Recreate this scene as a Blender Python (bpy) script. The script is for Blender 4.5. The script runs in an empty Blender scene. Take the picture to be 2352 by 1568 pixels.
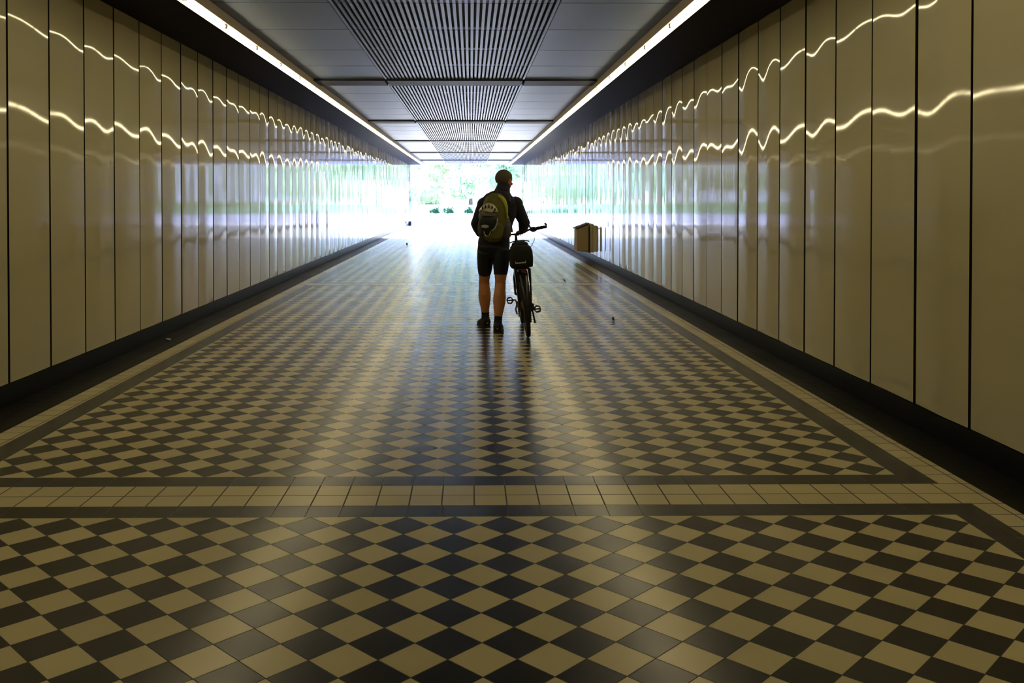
import bpy, bmesh, math, random
from mathutils import Vector, Matrix, Euler
random.seed(7)
S = bpy.context.scene
C = S.collection
PI = math.pi

# ------------------------------------------------------------------ camera
F = 2140.0                      # focal length in pixels of the 2352 px wide frame
H = 1.45                        # eye height
YAW, PITCH = 0.0118, 0.0148     # a touch to the right, a touch down
cd = bpy.data.cameras.new('camera')
cd.sensor_width = 36.0
cd.lens = F / 2352 * 36
VPX, VPY = 1081, 454            # vanishing point of the passage
cd.shift_x = (1176 - (VPX + F * YAW)) / 2352
cd.shift_y = -(784 - (VPY + F * PITCH)) / 2352
cd.clip_end = 400
cam = bpy.data.objects.new('camera', cd)
C.objects.link(cam)
cam.location = (0, 0, H)
cam.rotation_euler = (PI / 2 - PITCH, 0, -YAW)
S.camera = cam

# ------------------------------------------------------------------ world, sun, exposure
w = bpy.data.worlds.new('world')
S.world = w
w.use_nodes = True
bg = w.node_tree.nodes['Background']
bg.inputs['Color'].default_value = (0.64, 0.79, 1.46, 1)
bg.inputs['Strength'].default_value = 12.5
sl = bpy.data.lights.new('sun', 'SUN')
sl.energy = 20.0
sl.angle = 0.02
sl.color = (0.95, 0.97, 1.0)
sun = bpy.data.objects.new('sun', sl)
C.objects.link(sun)
SUN_EL = math.radians(12.0)
sun.rotation_euler = Vector((0, -math.cos(SUN_EL), -math.sin(SUN_EL))).to_track_quat('-Z', 'Y').to_euler()
sun.location = (0, 80, 30)
LAMP_COL = (1.0, 0.86, 0.50)
LAMP_L = 14.0
S.view_settings.view_transform = 'Standard'
S.view_settings.look = 'None'
S.view_settings.exposure = 0.0
S.view_settings.gamma = 1.0
S.view_settings.use_curve_mapping = False

# ------------------------------------------------------------------ sizes of the passage
XL, XR = -3.25, 2.82            # wall faces
YB, YE = -8.0, 48.8             # behind the camera .. the exit
ZC = 3.20                       # ceiling
ZW = 3.18                       # top of the wall panels
SK = 0.145                      # skirting height
LXL, LXR = -2.36, 1.92          # the two lamp lines
D = 0.2185                      # diagonal of one floor tile
T = D / math.sqrt(2)

# ------------------------------------------------------------------ helpers
def tag(o, label=None, cat=None, group=None, kind=None):
    if label: o['label'] = label
    if cat: o['category'] = cat
    if group: o['group'] = group
    if kind: o['kind'] = kind
    return o

def empty(name, loc=(0, 0, 0), rot=(0, 0, 0)):
    o = bpy.data.objects.new(name, None)
    o.empty_display_size = 0.1
    C.objects.link(o)
    o.location = loc
    o.rotation_euler = rot
    return o

def link(name, me, mats, parent=None):
    o = bpy.data.objects.new(name, me)
    for m in (mats if isinstance(mats, (list, tuple)) else [mats]):
        me.materials.append(m)
    C.objects.link(o)
    if parent: o.parent = parent
    return o

class MB:
    """collects shapes into one mesh"""
    def __init__(s):
        s.bm = bmesh.new()
    def quad(s, pts, mi=0, smooth=False):
        f = s.bm.faces.new([s.bm.verts.new(p) for p in pts])
        f.material_index = mi
        f.smooth = smooth
        return f
    def box(s, x0, x1, y0, y1, z0, z1, mi=0, bevel=0.0, M=None):
        co = [(x, y, z) for x in (x0, x1) for y in (y0, y1) for z in (z0, z1)]
        vs = [s.bm.verts.new(M @ Vector(c) if M else c) for c in co]
        fs = []
        for q in ((0, 1, 3, 2), (4, 6, 7, 5), (0, 4, 5, 1), (2, 3, 7, 6), (0, 2, 6, 4), (1, 5, 7, 3)):
            f = s.bm.faces.new([vs[i] for i in q]); f.material_index = mi; fs.append(f)
        if bevel:
            es = list({e for f in fs for e in f.edges})
            bmesh.ops.bevel(s.bm, geom=es, offset=bevel, segments=2, affect='EDGES')
        return s
    def loft(s, secs, seg=16, mi=0, cap=True, power=2.0, closed=False, up=None):
        """secs: (point, rx, ry); rx across, ry along the 'up' hint"""
        P = [Vector(a[0]) for a in secs]
        n = len(P)
        rings = []
        for i in range(n):
            if closed:
                t = P[(i + 1) % n] - P[i - 1]
            else:
                t = P[min(i + 1, n - 1)] - P[max(i - 1, 0)]
            t.normalize()
            u = Vector(up) if up else (Vector((0, 1, 0)) if abs(t.y) < 0.85 else Vector((0, 0, 1)))
            a = u.cross(t); a.normalize()
            b = t.cross(a); b.normalize()
            rx, ry = secs[i][1], (secs[i][2] if len(secs[i]) > 2 else secs[i][1])
            ring = []
            for k in range(seg):
                th = 2 * PI * k / seg
                c, d = math.cos(th), math.sin(th)
                c = math.copysign(abs(c) ** (2 / power), c)
                d = math.copysign(abs(d) ** (2 / power), d)
                ring.append(s.bm.verts.new(P[i] + a * rx * c + b * ry * d))
            rings.append(ring)
        m = n if closed else n - 1
        for i in range(m):
            r0, r1 = rings[i], rings[(i + 1) % n]
            for k in range(seg):
                f = s.bm.faces.new((r0[k], r0[(k + 1) % seg], r1[(k + 1) % seg], r1[k]))
                f.smooth = True; f.material_index = mi
        if cap and not closed:
            f = s.bm.faces.new(rings[0][::-1]); f.material_index = mi
            f = s.bm.faces.new(rings[-1]); f.material_index = mi
        return s
    def tube(s, pts, r, seg=10, mi=0, closed=False):
        return s.loft([(p, r, r) for p in pts], seg, mi, True, 2.0, closed)
    def ball(s, c, rx, ry, rz, seg=20, rings=12, mi=0, M=None):
        c = Vector(c)
        g = [[None] * seg for _ in range(rings - 1)]
        def P(v):
            v = Vector(v)
            return c + (M @ v if M else v)
        top, bot = s.bm.verts.new(P((0, 0, rz))), s.bm.verts.new(P((0, 0, -rz)))
        for i in range(rings - 1):
            ph = PI * (i + 1) / rings
            for k in range(seg):
                th = 2 * PI * k / seg
                g[i][k] = s.bm.verts.new(P((rx * math.sin(ph) * math.cos(th), ry * math.sin(ph) * math.sin(th), rz * math.cos(ph))))
        def F_(v):
            f = s.bm.faces.new(v); f.smooth = True; f.material_index = mi
        for k in range(seg):
            F_((top, g[0][k], g[0][(k + 1) % seg]))
            F_((bot, g[-1][(k + 1) % seg], g[-1][k]))
            for i in range(rings - 2):
                F_((g[i][k], g[i + 1][k], g[i + 1][(k + 1) % seg], g[i][(k + 1) % seg]))
        return s
    def ring(s, c, R, r, axis='X', seg=48, sub=8, mi=0):
        c = Vector(c)
        pts = []
        for k in range(seg):
            a = 2 * PI * k / seg
            pts.append(c + (Vector((0, math.cos(a), math.sin(a))) if axis == 'X' else Vector((math.cos(a), math.sin(a), 0))) * R)
        n = seg
        rings = []
        for k in range(n):
            rad = (pts[k] - c).normalized()
            ax = Vector((1, 0, 0)) if axis == 'X' else Vector((0, 0, 1))
            rings.append([s.bm.verts.new(pts[k] + (rad * math.cos(2 * PI * j / sub) + ax * math.sin(2 * PI * j / sub)) * r) for j in range(sub)])
        for k in range(n):
            a, b = rings[k], rings[(k + 1) % n]
            for j in range(sub):
                f = s.bm.faces.new((a[j], a[(j + 1) % sub], b[(j + 1) % sub], b[j])); f.smooth = True; f.material_index = mi
        return s
    def mesh(s, name):
        bmesh.ops.recalc_face_normals(s.bm, faces=s.bm.faces[:])
        me = bpy.data.meshes.new(name)
        s.bm.to_mesh(me); s.bm.free()
        return me
    def build(s, name, mats, parent=None):
        return link(name, s.mesh(name), mats, parent)
    def solid(s, name, mats, parent=None, voxel=0.007, smooth=6, factor=0.5):
        """melts everything collected so far into one continuous skin"""
        me = s.mesh(name)
        o = bpy.data.objects.new(name, me)
        C.objects.link(o)
        r = o.modifiers.new('r', 'REMESH'); r.mode = 'VOXEL'; r.voxel_size = voxel; r.use_smooth_shade = True
        m = o.modifiers.new('s', 'SMOOTH'); m.iterations = smooth; m.factor = factor
        dg = bpy.context.evaluated_depsgraph_get()
        dg.update()
        me2 = bpy.data.meshes.new_from_object(o.evaluated_get(dg))
        bpy.data.objects.remove(o); bpy.data.meshes.remove(me)
        for p in me2.polygons: p.use_smooth = True
        me2.materials.clear()
        me2.name = name
        return link(name, me2, mats, parent)

# ------------------------------------------------------------------ materials
def nn(nt, t, **kw):
    n = nt.nodes.new(t)
    for k, v in kw.items(): setattr(n, k, v)
    return n

def math_node(nt, op, a, b=None):
    n = nn(nt, 'ShaderNodeMath', operation=op)
    for i, v in enumerate((a, b)):
        if v is None: continue
        if isinstance(v, (int, float)): n.inputs[i].default_value = v
        else: nt.links.new(v, n.inputs[i])
    return n.outputs[0]

def mat(name, col, rough=0.5, metal=0.0, var=0.12, scale=40.0, bump=0.0, ior=1.5, spec=0.5, coord='Object', emit=None, es=0.0, sheen=0.0, alpha_tr=0.0, rvar=0.0, tint=None):
    m = bpy.data.materials.new(name)
    m.use_nodes = True
    nt = m.node_tree
    b = nt.nodes['Principled BSDF']
    b.inputs['Roughness'].default_value = rough
    b.inputs['Metallic'].default_value = metal
    b.inputs['IOR'].default_value = ior
    b.inputs['Specular IOR Level'].default_value = spec
    if tint: b.inputs['Specular Tint'].default_value = (*tint, 1)
    if sheen: b.inputs['Sheen Weight'].default_value = sheen
    if alpha_tr: b.inputs['Transmission Weight'].default_value = alpha_tr
    tc = nn(nt, 'ShaderNodeTexCoord')
    no = nn(nt, 'ShaderNodeTexNoise')
    no.inputs['Scale'].default_value = scale
    no.inputs['Detail'].default_value = 4
    nt.links.new(tc.outputs[coord], no.inputs['Vector'])
    mx = nn(nt, 'ShaderNodeMix', data_type='RGBA')
    mx.inputs['A'].default_value = (*[c * (1 - var) for c in col], 1)
    mx.inputs['B'].default_value = (*[min(1, c * (1 + var)) for c in col], 1)
    nt.links.new(no.outputs['Fac'], mx.inputs['Factor'])
    nt.links.new(mx.outputs['Result'], b.inputs['Base Color'])
    if rvar:
        mr = nn(nt, 'ShaderNodeMapRange')
        mr.inputs['To Min'].default_value = max(0, rough - rvar)
        mr.inputs['To Max'].default_value = rough + rvar
        nt.links.new(no.outputs['Fac'], mr.inputs['Value'])
        nt.links.new(mr.outputs['Result'], b.inputs['Roughness'])
    if bump:
        bp = nn(nt, 'ShaderNodeBump')
        bp.inputs['Strength'].default_value = bump
        bp.inputs['Distance'].default_value = 0.01
        nt.links.new(no.outputs['Fac'], bp.inputs['Height'])
        nt.links.new(bp.outputs['Normal'], b.inputs['Normal'])
    if emit:
        b.inputs['Emission Color'].default_value = (*emit, 1)
        b.inputs['Emission Strength'].default_value = es
    return m

CREAM_T = (0.68, 0.58, 0.33)
DARK_T = (0.022, 0.019, 0.020)
FLOOR_R = 0.24
def tile_mat(name, c0, c1=None, grout=(0.05, 0.043, 0.035), g=0.012, rough=FLOOR_R, spec=0.36):
    """square tiles in UV tile units; with c1 every second tile takes it"""
    m = bpy.data.materials.new(name); m.use_nodes = True
    nt = m.node_tree; b = nt.nodes['Principled BSDF']
    b.inputs['Specular IOR Level'].default_value = spec
    uv = nn(nt, 'ShaderNodeUVMap'); uv.uv_map = 'tiles'
    sp = nn(nt, 'ShaderNodeSeparateXYZ'); nt.links.new(uv.outputs[0], sp.inputs[0])
    fu, fv = math_node(nt, 'FLOOR', sp.outputs[0]), math_node(nt, 'FLOOR', sp.outputs[1])
    cb = nn(nt, 'ShaderNodeCombineXYZ'); nt.links.new(fu, cb.inputs[0]); nt.links.new(fv, cb.inputs[1])
    wn = nn(nt, 'ShaderNodeTexWhiteNoise', noise_dimensions='3D'); nt.links.new(cb.outputs[0], wn.inputs['Vector'])
    a = nn(nt, 'ShaderNodeMix', data_type='RGBA')
    a.inputs['A'].default_value = (*c0, 1); a.inputs['B'].default_value = (*(c1 or c0), 1)
    if c1:
        par = math_node(nt, 'FLOORED_MODULO', math_node(nt, 'ADD', fu, fv), 2.0)
        nt.links.new(par, a.inputs['Factor'])
    else: a.inputs['Factor'].default_value = 0
    # each tile fired a little lighter or darker
    hs = nn(nt, 'ShaderNodeHueSaturation')
    nt.links.new(math_node(nt, 'ADD', math_node(nt, 'MULTIPLY', wn.outputs['Value'], 0.14), 0.93), hs.inputs['Value'])
    nt.links.new(a.outputs['Result'], hs.inputs['Color'])
    # joints
    def edge(o):
        fr = math_node(nt, 'FRACT', o)
        return math_node(nt, 'GREATER_THAN', math_node(nt, 'ABSOLUTE', math_node(nt, 'SUBTRACT', fr, 0.5)), 0.5 - g)
    jm = math_node(nt, 'MAXIMUM', edge(sp.outputs[0]), edge(sp.outputs[1]))
    j = nn(nt, 'ShaderNodeMix', data_type='RGBA')
    j.inputs['B'].default_value = (*grout, 1)
    nt.links.new(jm, j.inputs['Factor']); nt.links.new(hs.outputs[0], j.inputs['A'])
    nt.links.new(j.outputs['Result'], b.inputs['Base Color'])
    tc = nn(nt, 'ShaderNodeTexCoord')
    no = nn(nt, 'ShaderNodeTexNoise'); no.inputs['Scale'].default_value = 2.2; no.inputs['Detail'].default_value = 3
    nt.links.new(tc.outputs['Object'], no.inputs['Vector'])
    mr = nn(nt, 'ShaderNodeMapRange'); mr.inputs['To Min'].default_value = rough - 0.05; mr.inputs['To Max'].default_value = rough + 0.06
    nt.links.new(no.outputs['Fac'], mr.inputs['Value'])
    rj = math_node(nt, 'ADD', mr.outputs['Result'], math_node(nt, 'MULTIPLY', jm, 0.4))
    nt.links.new(rj, b.inputs['Roughness'])
    bp = nn(nt, 'ShaderNodeBump'); bp.inputs['Strength'].default_value = 0.25; bp.inputs['Distance'].default_value = 0.002
    bp.invert = True
    nt.links.new(jm, bp.inputs['Height']); nt.links.new(bp.outputs['Normal'], b.inputs['Normal'])
    return m

M_CHECK = tile_mat('checker_tile', CREAM_T, DARK_T)
M_DARKT = tile_mat('dark_tile', DARK_T, grout=(0.10, 0.09, 0.07))
M_CREAMT = tile_mat('cream_tile', CREAM_T, g=0.022)
M_BLACKT = tile_mat('black_border_tile', (0.009, 0.008, 0.007), grout=(0.012, 0.011, 0.010), rough=0.40, spec=0.12)
M_PANEL = mat('cream_enamel', (0.66, 0.60, 0.40), spec=0.42, rough=0.045, var=0.03, scale=3.0)
M_BACK = mat('black_backing', (0.008, 0.007, 0.007), rough=0.7)
M_PLAIN = mat('cream_plaster', (0.45, 0.40, 0.28), rough=0.6)
M_SKIRT = mat('black_skirting', (0.006, 0.006, 0.007), spec=0.14, rough=0.36, var=0.2, scale=6)
M_SOFFIT = mat('black_soffit', (0.022, 0.017, 0.018), spec=0.012, rough=0.6, var=0.2, scale=5)
M_CEIL = mat('grey_ceiling_metal_sky_tint', (0.24, 0.32, 0.58), spec=0.11, tint=(0.42, 0.62, 1.0), rough=0.42, var=0.10, scale=7, rvar=0.06)  # blue cast of the outside light put into base colour and specular tint
M_GRILLE = mat('grey_grille_metal_sky_tint', (0.25, 0.33, 0.60), spec=0.14, tint=(0.42, 0.62, 1.0), rough=0.40, var=0.08, scale=9)  # bars carry the same skylight blue in their colour
M_VOID = mat('dark_concrete', (0.02, 0.02, 0.022), rough=0.8)
M_LINER = mat('blue_black_liner', (0.06, 0.07, 0.10), spec=0.1, rough=0.7)
M_BEAM = mat('dark_beam', (0.055, 0.060, 0.085), spec=0.08, rough=0.6)
M_TUBE = mat('lamp_glow', (0.9, 0.9, 0.9), rough=0.3, emit=LAMP_COL, es=LAMP_L)
M_TRAY = mat('white_enamel', (0.85, 0.84, 0.78), rough=0.35, var=0.03)
M_HOLDER = mat('lamp_holder_plastic', (0.06, 0.05, 0.04), rough=0.5)
M_FASCIA = mat('brown_fascia', (0.62, 0.50, 0.36), rough=0.5)

# ------------------------------------------------------------------ floor
def build_floor():
    m = MB(); uvl = m.bm.loops.layers.uv.new('tiles')
    def q(x0, x1, y0, y1, mi, kind='strip', oy=None):
        f = m.quad([(x0, y0, 0), (x1, y0, 0), (x1, y1, 0), (x0, y1, 0)], mi)
        for l in f.loops:
            x, y = l.vert.co.x, l.vert.co.y
            if kind == 'check':
                u, v = (x - CX0) / D, (y - oy) / D
                l[uvl].uv = (u + v + 0.5 + 200, u - v + 0.5 + 200)
            else:
                l[uvl].uv = ((x - 0.017) / T + 300, (y - (oy if oy is not None else 0)) / T + 300)
    CX1 = 2.222; CX0 = CX1 - 22 * D
    g = globals(); g['CX0'] = CX0
    per = 48 * D + 4 * T
    y0 = 4.218
    inner = [(XL, CX0 - 2 * T, 3), (CX0 - 2 * T, CX0 - T, 2)]
    a, b, c, d = CX0 - 2 * T, CX0 - T, CX1 + T, CX1 + 2 * T
    q(XL, a, YB, YE, 3); q(d, XR, YB, YE, 3)
    q(a, b, YB, YE, 2, oy=y0); q(c, d, YB, YE, 2, oy=y0)
    k = -1
    ys = y0 - per
    while ys < YE:
        # the band: dark, cream, cream, dark
        def strip(s, e, mi, x0, x1):
            s, e = max(s, YB), min(e, YE)
            if e > s: q(x0, x1, s, e, mi, oy=ys)
        strip(ys, ys + T, 1, b, c)
        strip(ys + T, ys + 3 * T, 2, b, c)
        strip(ys + 3 * T, ys + 4 * T, 1, b, c)
        f0, f1 = ys + 4 * T, ys + per
        strip(f0, f1, 1, b, CX0); strip(f0, f1, 1, CX1, c)
        s, e = max(f0, YB), min(f1, YE)
        if e > s: q(CX0, CX1, s, e, 0, 'check', oy=f0)
        ys += per
    o = m.build('floor', [M_CHECK, M_DARKT, M_CREAMT, M_BLACKT])
    tag(o, kind='structure')
    sub = MB().box(XL - 0.4, XR + 0.4, YB - 0.3, YE, -0.3, -0.004).build('floor_slab', M_VOID, o)
    return o
build_floor()

# ------------------------------------------------------------------ walls of bowed enamel panels
PP = 0.653
def build_wall(name, X, sgn, phase):
    """sgn +1: right-hand wall, its face looks to -x"""
    rnd = random.Random(31 if sgn > 0 else 57)
    back = MB().box(min(X + sgn * 0.03, X + sgn * 0.3), max(X + sgn * 0.03, X + sgn * 0.3), YB, YE, -0.3, 3.7)
    wl = tag(back.build(name, M_BACK), kind='structure')
    ns, nz = 18, 14
    z0, z1 = SK, ZW + 0.03
    def panel(ya, yb):
        B = rnd.choice((0.004, 0.009, 0.013, 0.016, 0.019, 0.022)) * rnd.uniform(0.8, 1.15) * (1 if rnd.random() < 0.92 else -0.5)
        A = rnd.uniform(-0.0007, 0.0010)
        A1 = rnd.uniform(0.0004, 0.0034) * (1 if rnd.random() < 0.85 else -0.5)
        ph = rnd.uniform(-0.8, 0.8)
        tilt = rnd.uniform(-0.006, 0.006)
        vt = rnd.uniform(-0.003, 0.003)
        vp, vk = rnd.uniform(0, 6.28), rnd.uniform(0.08, 0.25)
        def dx(t, s):
            k = 1 - vk + vk * math.sin(3.3 * s + vp)
            return k * (0.8 * B * (0.25 - t * t) + A1 * math.cos(2 * PI * t) + A * math.sin(2 * PI * t + ph)) + tilt * t * (yb - ya) + vt * (s - 0.5)
        m = MB(); bm = m.bm
        g = []
        for i in range(ns + 1):
            t = i / ns - 0.5
            g.append([bm.verts.new((X - sgn * dx(t, j / nz), ya + (yb - ya) * i / ns, z0 + (z1 - z0) * j / nz)) for j in range(nz + 1)])
        for i in range(ns):
            for j in range(nz):
                f = bm.faces.new((g[i][j], g[i + 1][j], g[i + 1][j + 1], g[i][j + 1])); f.smooth = True
        # folded-back edges
        per = [g[i][0] for i in range(ns + 1)] + [g[ns][j] for j in range(1, nz + 1)] + [g[i][nz] for i in range(ns - 1, -1, -1)] + [g[0][j] for j in range(nz - 1, 0, -1)]
        per_b = [bm.verts.new((X + sgn * 0.028, v.co.y, v.co.z)) for v in per]
        per_f = [bm.verts.new(v.co) for v in per]
        n = len(per)
        for k in range(n):
            bm.faces.new((per_f[k], per_f[(k + 1) % n], per_b[(k + 1) % n], per_b[k])).material_index = 1
        me = bpy.data.meshes.new('wall_panel')
        bm.to_mesh(me); bm.free()
        link('wall_panel', me, [M_PANEL, M_BACK], wl)
    y = phase
    while y > 4.3: y -= PP
    MB().box(min(X, X + sgn * 0.028), max(X, X + sgn * 0.028), YB, y - 0.01, z0, z1).build('wall_lining', M_PANEL, wl)
    while y < YE - 0.2:
        panel(y + 0.013, min(y + PP - 0.013, YE))
        y += PP
    return wl
build_wall('wall_left', XL, -1, 6.586)
build_wall('wall_right', XR, 1, 5.22)
tag(MB().box(XL - 0.3, XR + 0.3, YB - 0.25, YB, 0, 3.6).build('wall_back_added', M_PLAIN), kind='structure')  # unseen end wall, added to keep sky light out behind the camera

def skirting(name, X, sgn):
    m = MB()
    a, b = X - sgn * 0.012, X + sgn * 0.03
    m.box(min(a, b), max(a, b), YB, YE, 0.0, SK - 0.004, bevel=0.004)
    tag(m.build(name, M_SKIRT), kind='structure')
skirting('baseboard_left', XL, -1)
skirting('baseboard_right', XR, 1)

# ------------------------------------------------------------------ soffits that carry the lamps
def soffit(name, X, LX, sgn):
    """flat black margin over the wall head and the small upstand beside the lamps"""
    xi = LX - sgn * 0.045
    m = MB()
    m.box(min(xi, X + sgn * 0.03), max(xi, X + sgn * 0.03), YB, YE, ZC - 0.02, ZC + 0.25)
    o = tag(m.build(name, M_SOFFIT), kind='structure')
    xf = LX - sgn * 0.05
    MB().box(min(xf, xf + sgn * 0.014), max(xf, xf + sgn * 0.014), YB, YE, ZC - 0.098, ZC - 0.004).build('fascia', M_FASCIA, o)
soffit('trim_1', XL, LXL, -1)
soffit('trim_2', XR, LXR, 1)

# ------------------------------------------------------------------ ceiling: panels, grille bays, cross beams
GX0, GX1 = -1.22, 0.755
BP, BW = 7.29, 0.60             # beam pitch and width
B0 = 13.76 - 3 * BP
PW = (BP - BW) / 5
def build_ceiling():
    slab = MB().box(XL - 0.3, XR + 0.3, YB - 0.2, YE, 3.55, 3.8)
    ce = tag(slab.build('ceiling', M_VOID), kind='structure')
    # lip that closes the passage roof over the soffits
    pan_l = MB().box(LXL + 0.0 - 0.05, GX0 - 0.05, 0, PW - 0.020, ZC, ZC + 0.02, bevel=0.003).mesh('ceiling_panel')
    pan_r = MB().box(GX1 + 0.05, LXR + 0.05, 0, PW - 0.020, ZC, ZC + 0.02, bevel=0.003).mesh('ceiling_panel')
    g = MB()
    nb = 36
    for i in range(nb):
        x = GX0 + (GX1 - GX0) * (i + 0.5) / nb
        g.box(x - 0.0145, x + 0.0145, 0, PW - 0.020, ZC - 0.004, ZC + 0.02)
    for yy in (0.02, PW - 0.04):
        g.box(GX0, GX1, yy, yy + 0.02, ZC + 0.015, ZC + 0.03)
    g.box(GX0 - 0.03, GX1 + 0.03, 0, PW - 0.01, ZC + 0.045, ZC + 0.06, 1)
    gr = g.mesh('ceiling_grille')
    fl = MB()
    for x in (GX0 - 0.04, GX1 + 0.012):
        fl.box(x, x + 0.028, 0, PW, ZC - 0.006, ZC + 0.08)
    flm = fl.mesh('grille_frame')
    bmb = MB()
    for xa, xb in ((LXL - 0.04, GX0 - 0.05), (GX0 - 0.015, GX1 + 0.015), (GX1 + 0.05, LXR + 0.04)):
        bmb.box(xa, xb, 0, BW, ZC - 0.03, ZC + 0.12, bevel=0.004)
    bmesh_beam = bmb.mesh('ceiling_beam')
    gr.materials.append(M_GRILLE); gr.materials.append(M_LINER)
    for me, mt in ((pan_l, M_CEIL), (pan_r, M_CEIL) , (flm, M_GRILLE), (bmesh_beam, M_BEAM)): me.materials.append(mt)
    def put(nm, me, y):
        o = bpy.data.objects.new(nm, me); C.objects.link(o); o.parent = ce; o.location = (0, y, 0)
    y = B0
    while y < YE:
        if y > YB: put('ceiling_beam', bmesh_beam, y)
        for k in range(5):
            py = y + BW + k * PW
            if py < YB or py + PW > YE + 0.2: continue
            put('ceiling_panel', pan_l, py); put('ceiling_panel', pan_r, py)
            put('ceiling_grille', gr, py); put('grille_frame', flm, py)
        y += BP
build_ceiling()

# ------------------------------------------------------------------ fluorescent lamps
ORD = 'nearest second third fourth fifth sixth seventh eighth ninth tenth eleventh twelfth thirteenth fourteenth fifteenth sixteenth seventeenth eighteenth nineteenth twentieth'.split()
def ordinal(n):
    if n <= 20: return ORD[n - 1]
    tens = {2: 'twenty', 3: 'thirty', 4: 'forty'}[n // 10]
    if n % 10 == 0: return tens[:-1] + 'ieth'
    return tens + '-' + ('first' if n % 10 == 1 else ORD[n % 10 - 1])
TPITCH = 1.283
def lamp_meshes(sgn):
    L = TPITCH
    tb = MB().tube([(0, 0.05, 0), (0, L - 0.05, 0)], 0.024, 14).mesh('tube'); tb.materials.append(M_TUBE)
    # shade along the outer side: white towards the tube, black towards the wall
    t = MB()
    x0, x1 = sorted((sgn * 0.030, sgn * 0.034))
    t.box(x0, x1, 0.002, L - 0.002, -0.024, 0.030, 0)
    x0, x1 = sorted((sgn * 0.034, sgn * 0.037))
    t.box(x0, x1, 0.002, L - 0.002, -0.024, 0.034, 1)
    tr = t.mesh('shade'); tr.materials.append(M_TRAY); tr.materials.append(M_HOLDER)
    t = MB()
    t.box(-0.03, 0.03, 0.002, L - 0.002, 0.03, 0.096)
    ba = t.mesh('batten'); ba.materials.append(M_FASCIA)
    h = MB()
    h.box(-0.022, 0.022, 0.012, 0.046, -0.010, 0.034, bevel=0.004)
    ho = h.mesh('lamp_holder'); ho.materials.append(M_HOLDER)
    return tb, tr, ho, ba
def lamps():
    for side, LX, sgn in (('left', LXL, -1), ('right', LXR, 1)):
        tb, tr, ho, ba = lamp_meshes(sgn)
        first = 7.70 - TPITCH if sgn < 0 else 7.62 - TPITCH
        n = 1
        y = first
        while y + TPITCH < YE:
            e = empty('fluorescent_light', (LX, y, 3.084))
            word = ordinal(n)
            tag(e, ('nearest lit fluorescent tube of the %s-hand ceiling light strip' % side) if n == 1 else
                ('%s lit fluorescent tube from the camera in the %s-hand ceiling light strip' % (word, side)), 'light',
                'fluorescent tubes of the %s-hand strip' % side)
            for nm, me in (('tube', tb), ('shade', tr), ('lamp_holder', ho), ('batten', ba)):
                o = bpy.data.objects.new(nm, me); C.objects.link(o); o.parent = e
            n += 1
            y += TPITCH
        # the same strip goes on behind the viewer
        al = bpy.data.lights.new('strip_light', 'AREA')
        al.shape = 'RECTANGLE'; al.size = 0.044; al.size_y = first - YB - 0.3
        al.color = LAMP_COL
        al.energy = LAMP_L * PI * 0.044 * (first - YB) * 1.2
        lo = bpy.data.objects.new('strip_light', al); C.objects.link(lo)
        lo.location = (LX, (first + YB) / 2, 3.07)
        lo.rotation_euler = (0, math.radians(-sgn * 10), 0)
lamps()

# ------------------------------------------------------------------ the exit and the place outside
M_STEEL = mat('grey_blue_steel', (0.20, 0.23, 0.32), rough=0.4)
M_BLUE = mat('blue_paint', (0.03, 0.06, 0.28), rough=0.4)
M_PAVE = mat('pale_paving', (0.62, 0.60, 0.60), rough=0.8, var=0.08, scale=1.5, coord='Object')
M_LAWN = mat('lawn_green', (0.22, 0.40, 0.20), rough=0.9, var=0.4, scale=2.0)
M_BARK = mat('bark', (0.10, 0.08, 0.06), rough=0.9, bump=0.4)
def leaf_mat(name, col):
    m = bpy.data.materials.new(name); m.use_nodes = True
    nt = m.node_tree; nt.nodes.clear()
    out = nn(nt, 'ShaderNodeOutputMaterial')
    tc = nn(nt, 'ShaderNodeTexCoord'); no = nn(nt, 'ShaderNodeTexNoise'); no.inputs['Scale'].default_value = 1.3
    nt.links.new(tc.outputs['Object'], no.inputs['Vector'])
    mx = nn(nt, 'ShaderNodeMix', data_type='RGBA')
    mx.inputs['A'].default_value = (*[c * 0.7 for c in col], 1); mx.inputs['B'].default_value = (*[c * 1.35 for c in col], 1)
    nt.links.new(no.outputs['Fac'], mx.inputs['Factor'])
    d = nn(nt, 'ShaderNodeBsdfDiffuse'); t = nn(nt, 'ShaderNodeBsdfTranslucent'); a = nn(nt, 'ShaderNodeMixShader')
    a.inputs[0].default_value = 0.5
    nt.links.new(mx.outputs['Result'], d.inputs[0]); nt.links.new(mx.outputs['Result'], t.inputs[0])
    nt.links.new(d.outputs[0], a.inputs[1]); nt.links.new(t.outputs[0], a.inputs[2]); nt.links.new(a.outputs[0], out.inputs[0])
    return m
M_LEAF = [leaf_mat('leaf_green', (0.58, 0.70, 0.44)), leaf_mat('leaf_yellow_green', (0.66, 0.71, 0.47)), leaf_mat('leaf_deep_green', (0.58, 0.69, 0.52))]
M_SHRUB = leaf_mat('shrub_green', (0.035, 0.10, 0.045))

tag(MB().box(-40, 40, YE, 84, -0.3, -0.004).build('pavement', M_PAVE), kind='structure')
m = MB()
prof = [(84.0, -0.3), (84.0, 0.04), (85.5, 0.22), (90.0, 0.75), (150.0, 0.9), (150.0, -0.3)]
for k in range(len(prof)):
    p, q = prof[k], prof[(k + 1) % len(prof)]
    m.quad([(-60, p[0], p[1]), (60, p[0], p[1]), (60, q[0], q[1]), (-60, q[0], q[1])])
tag(m.build('lawn', M_LAWN), kind='structure')

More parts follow.
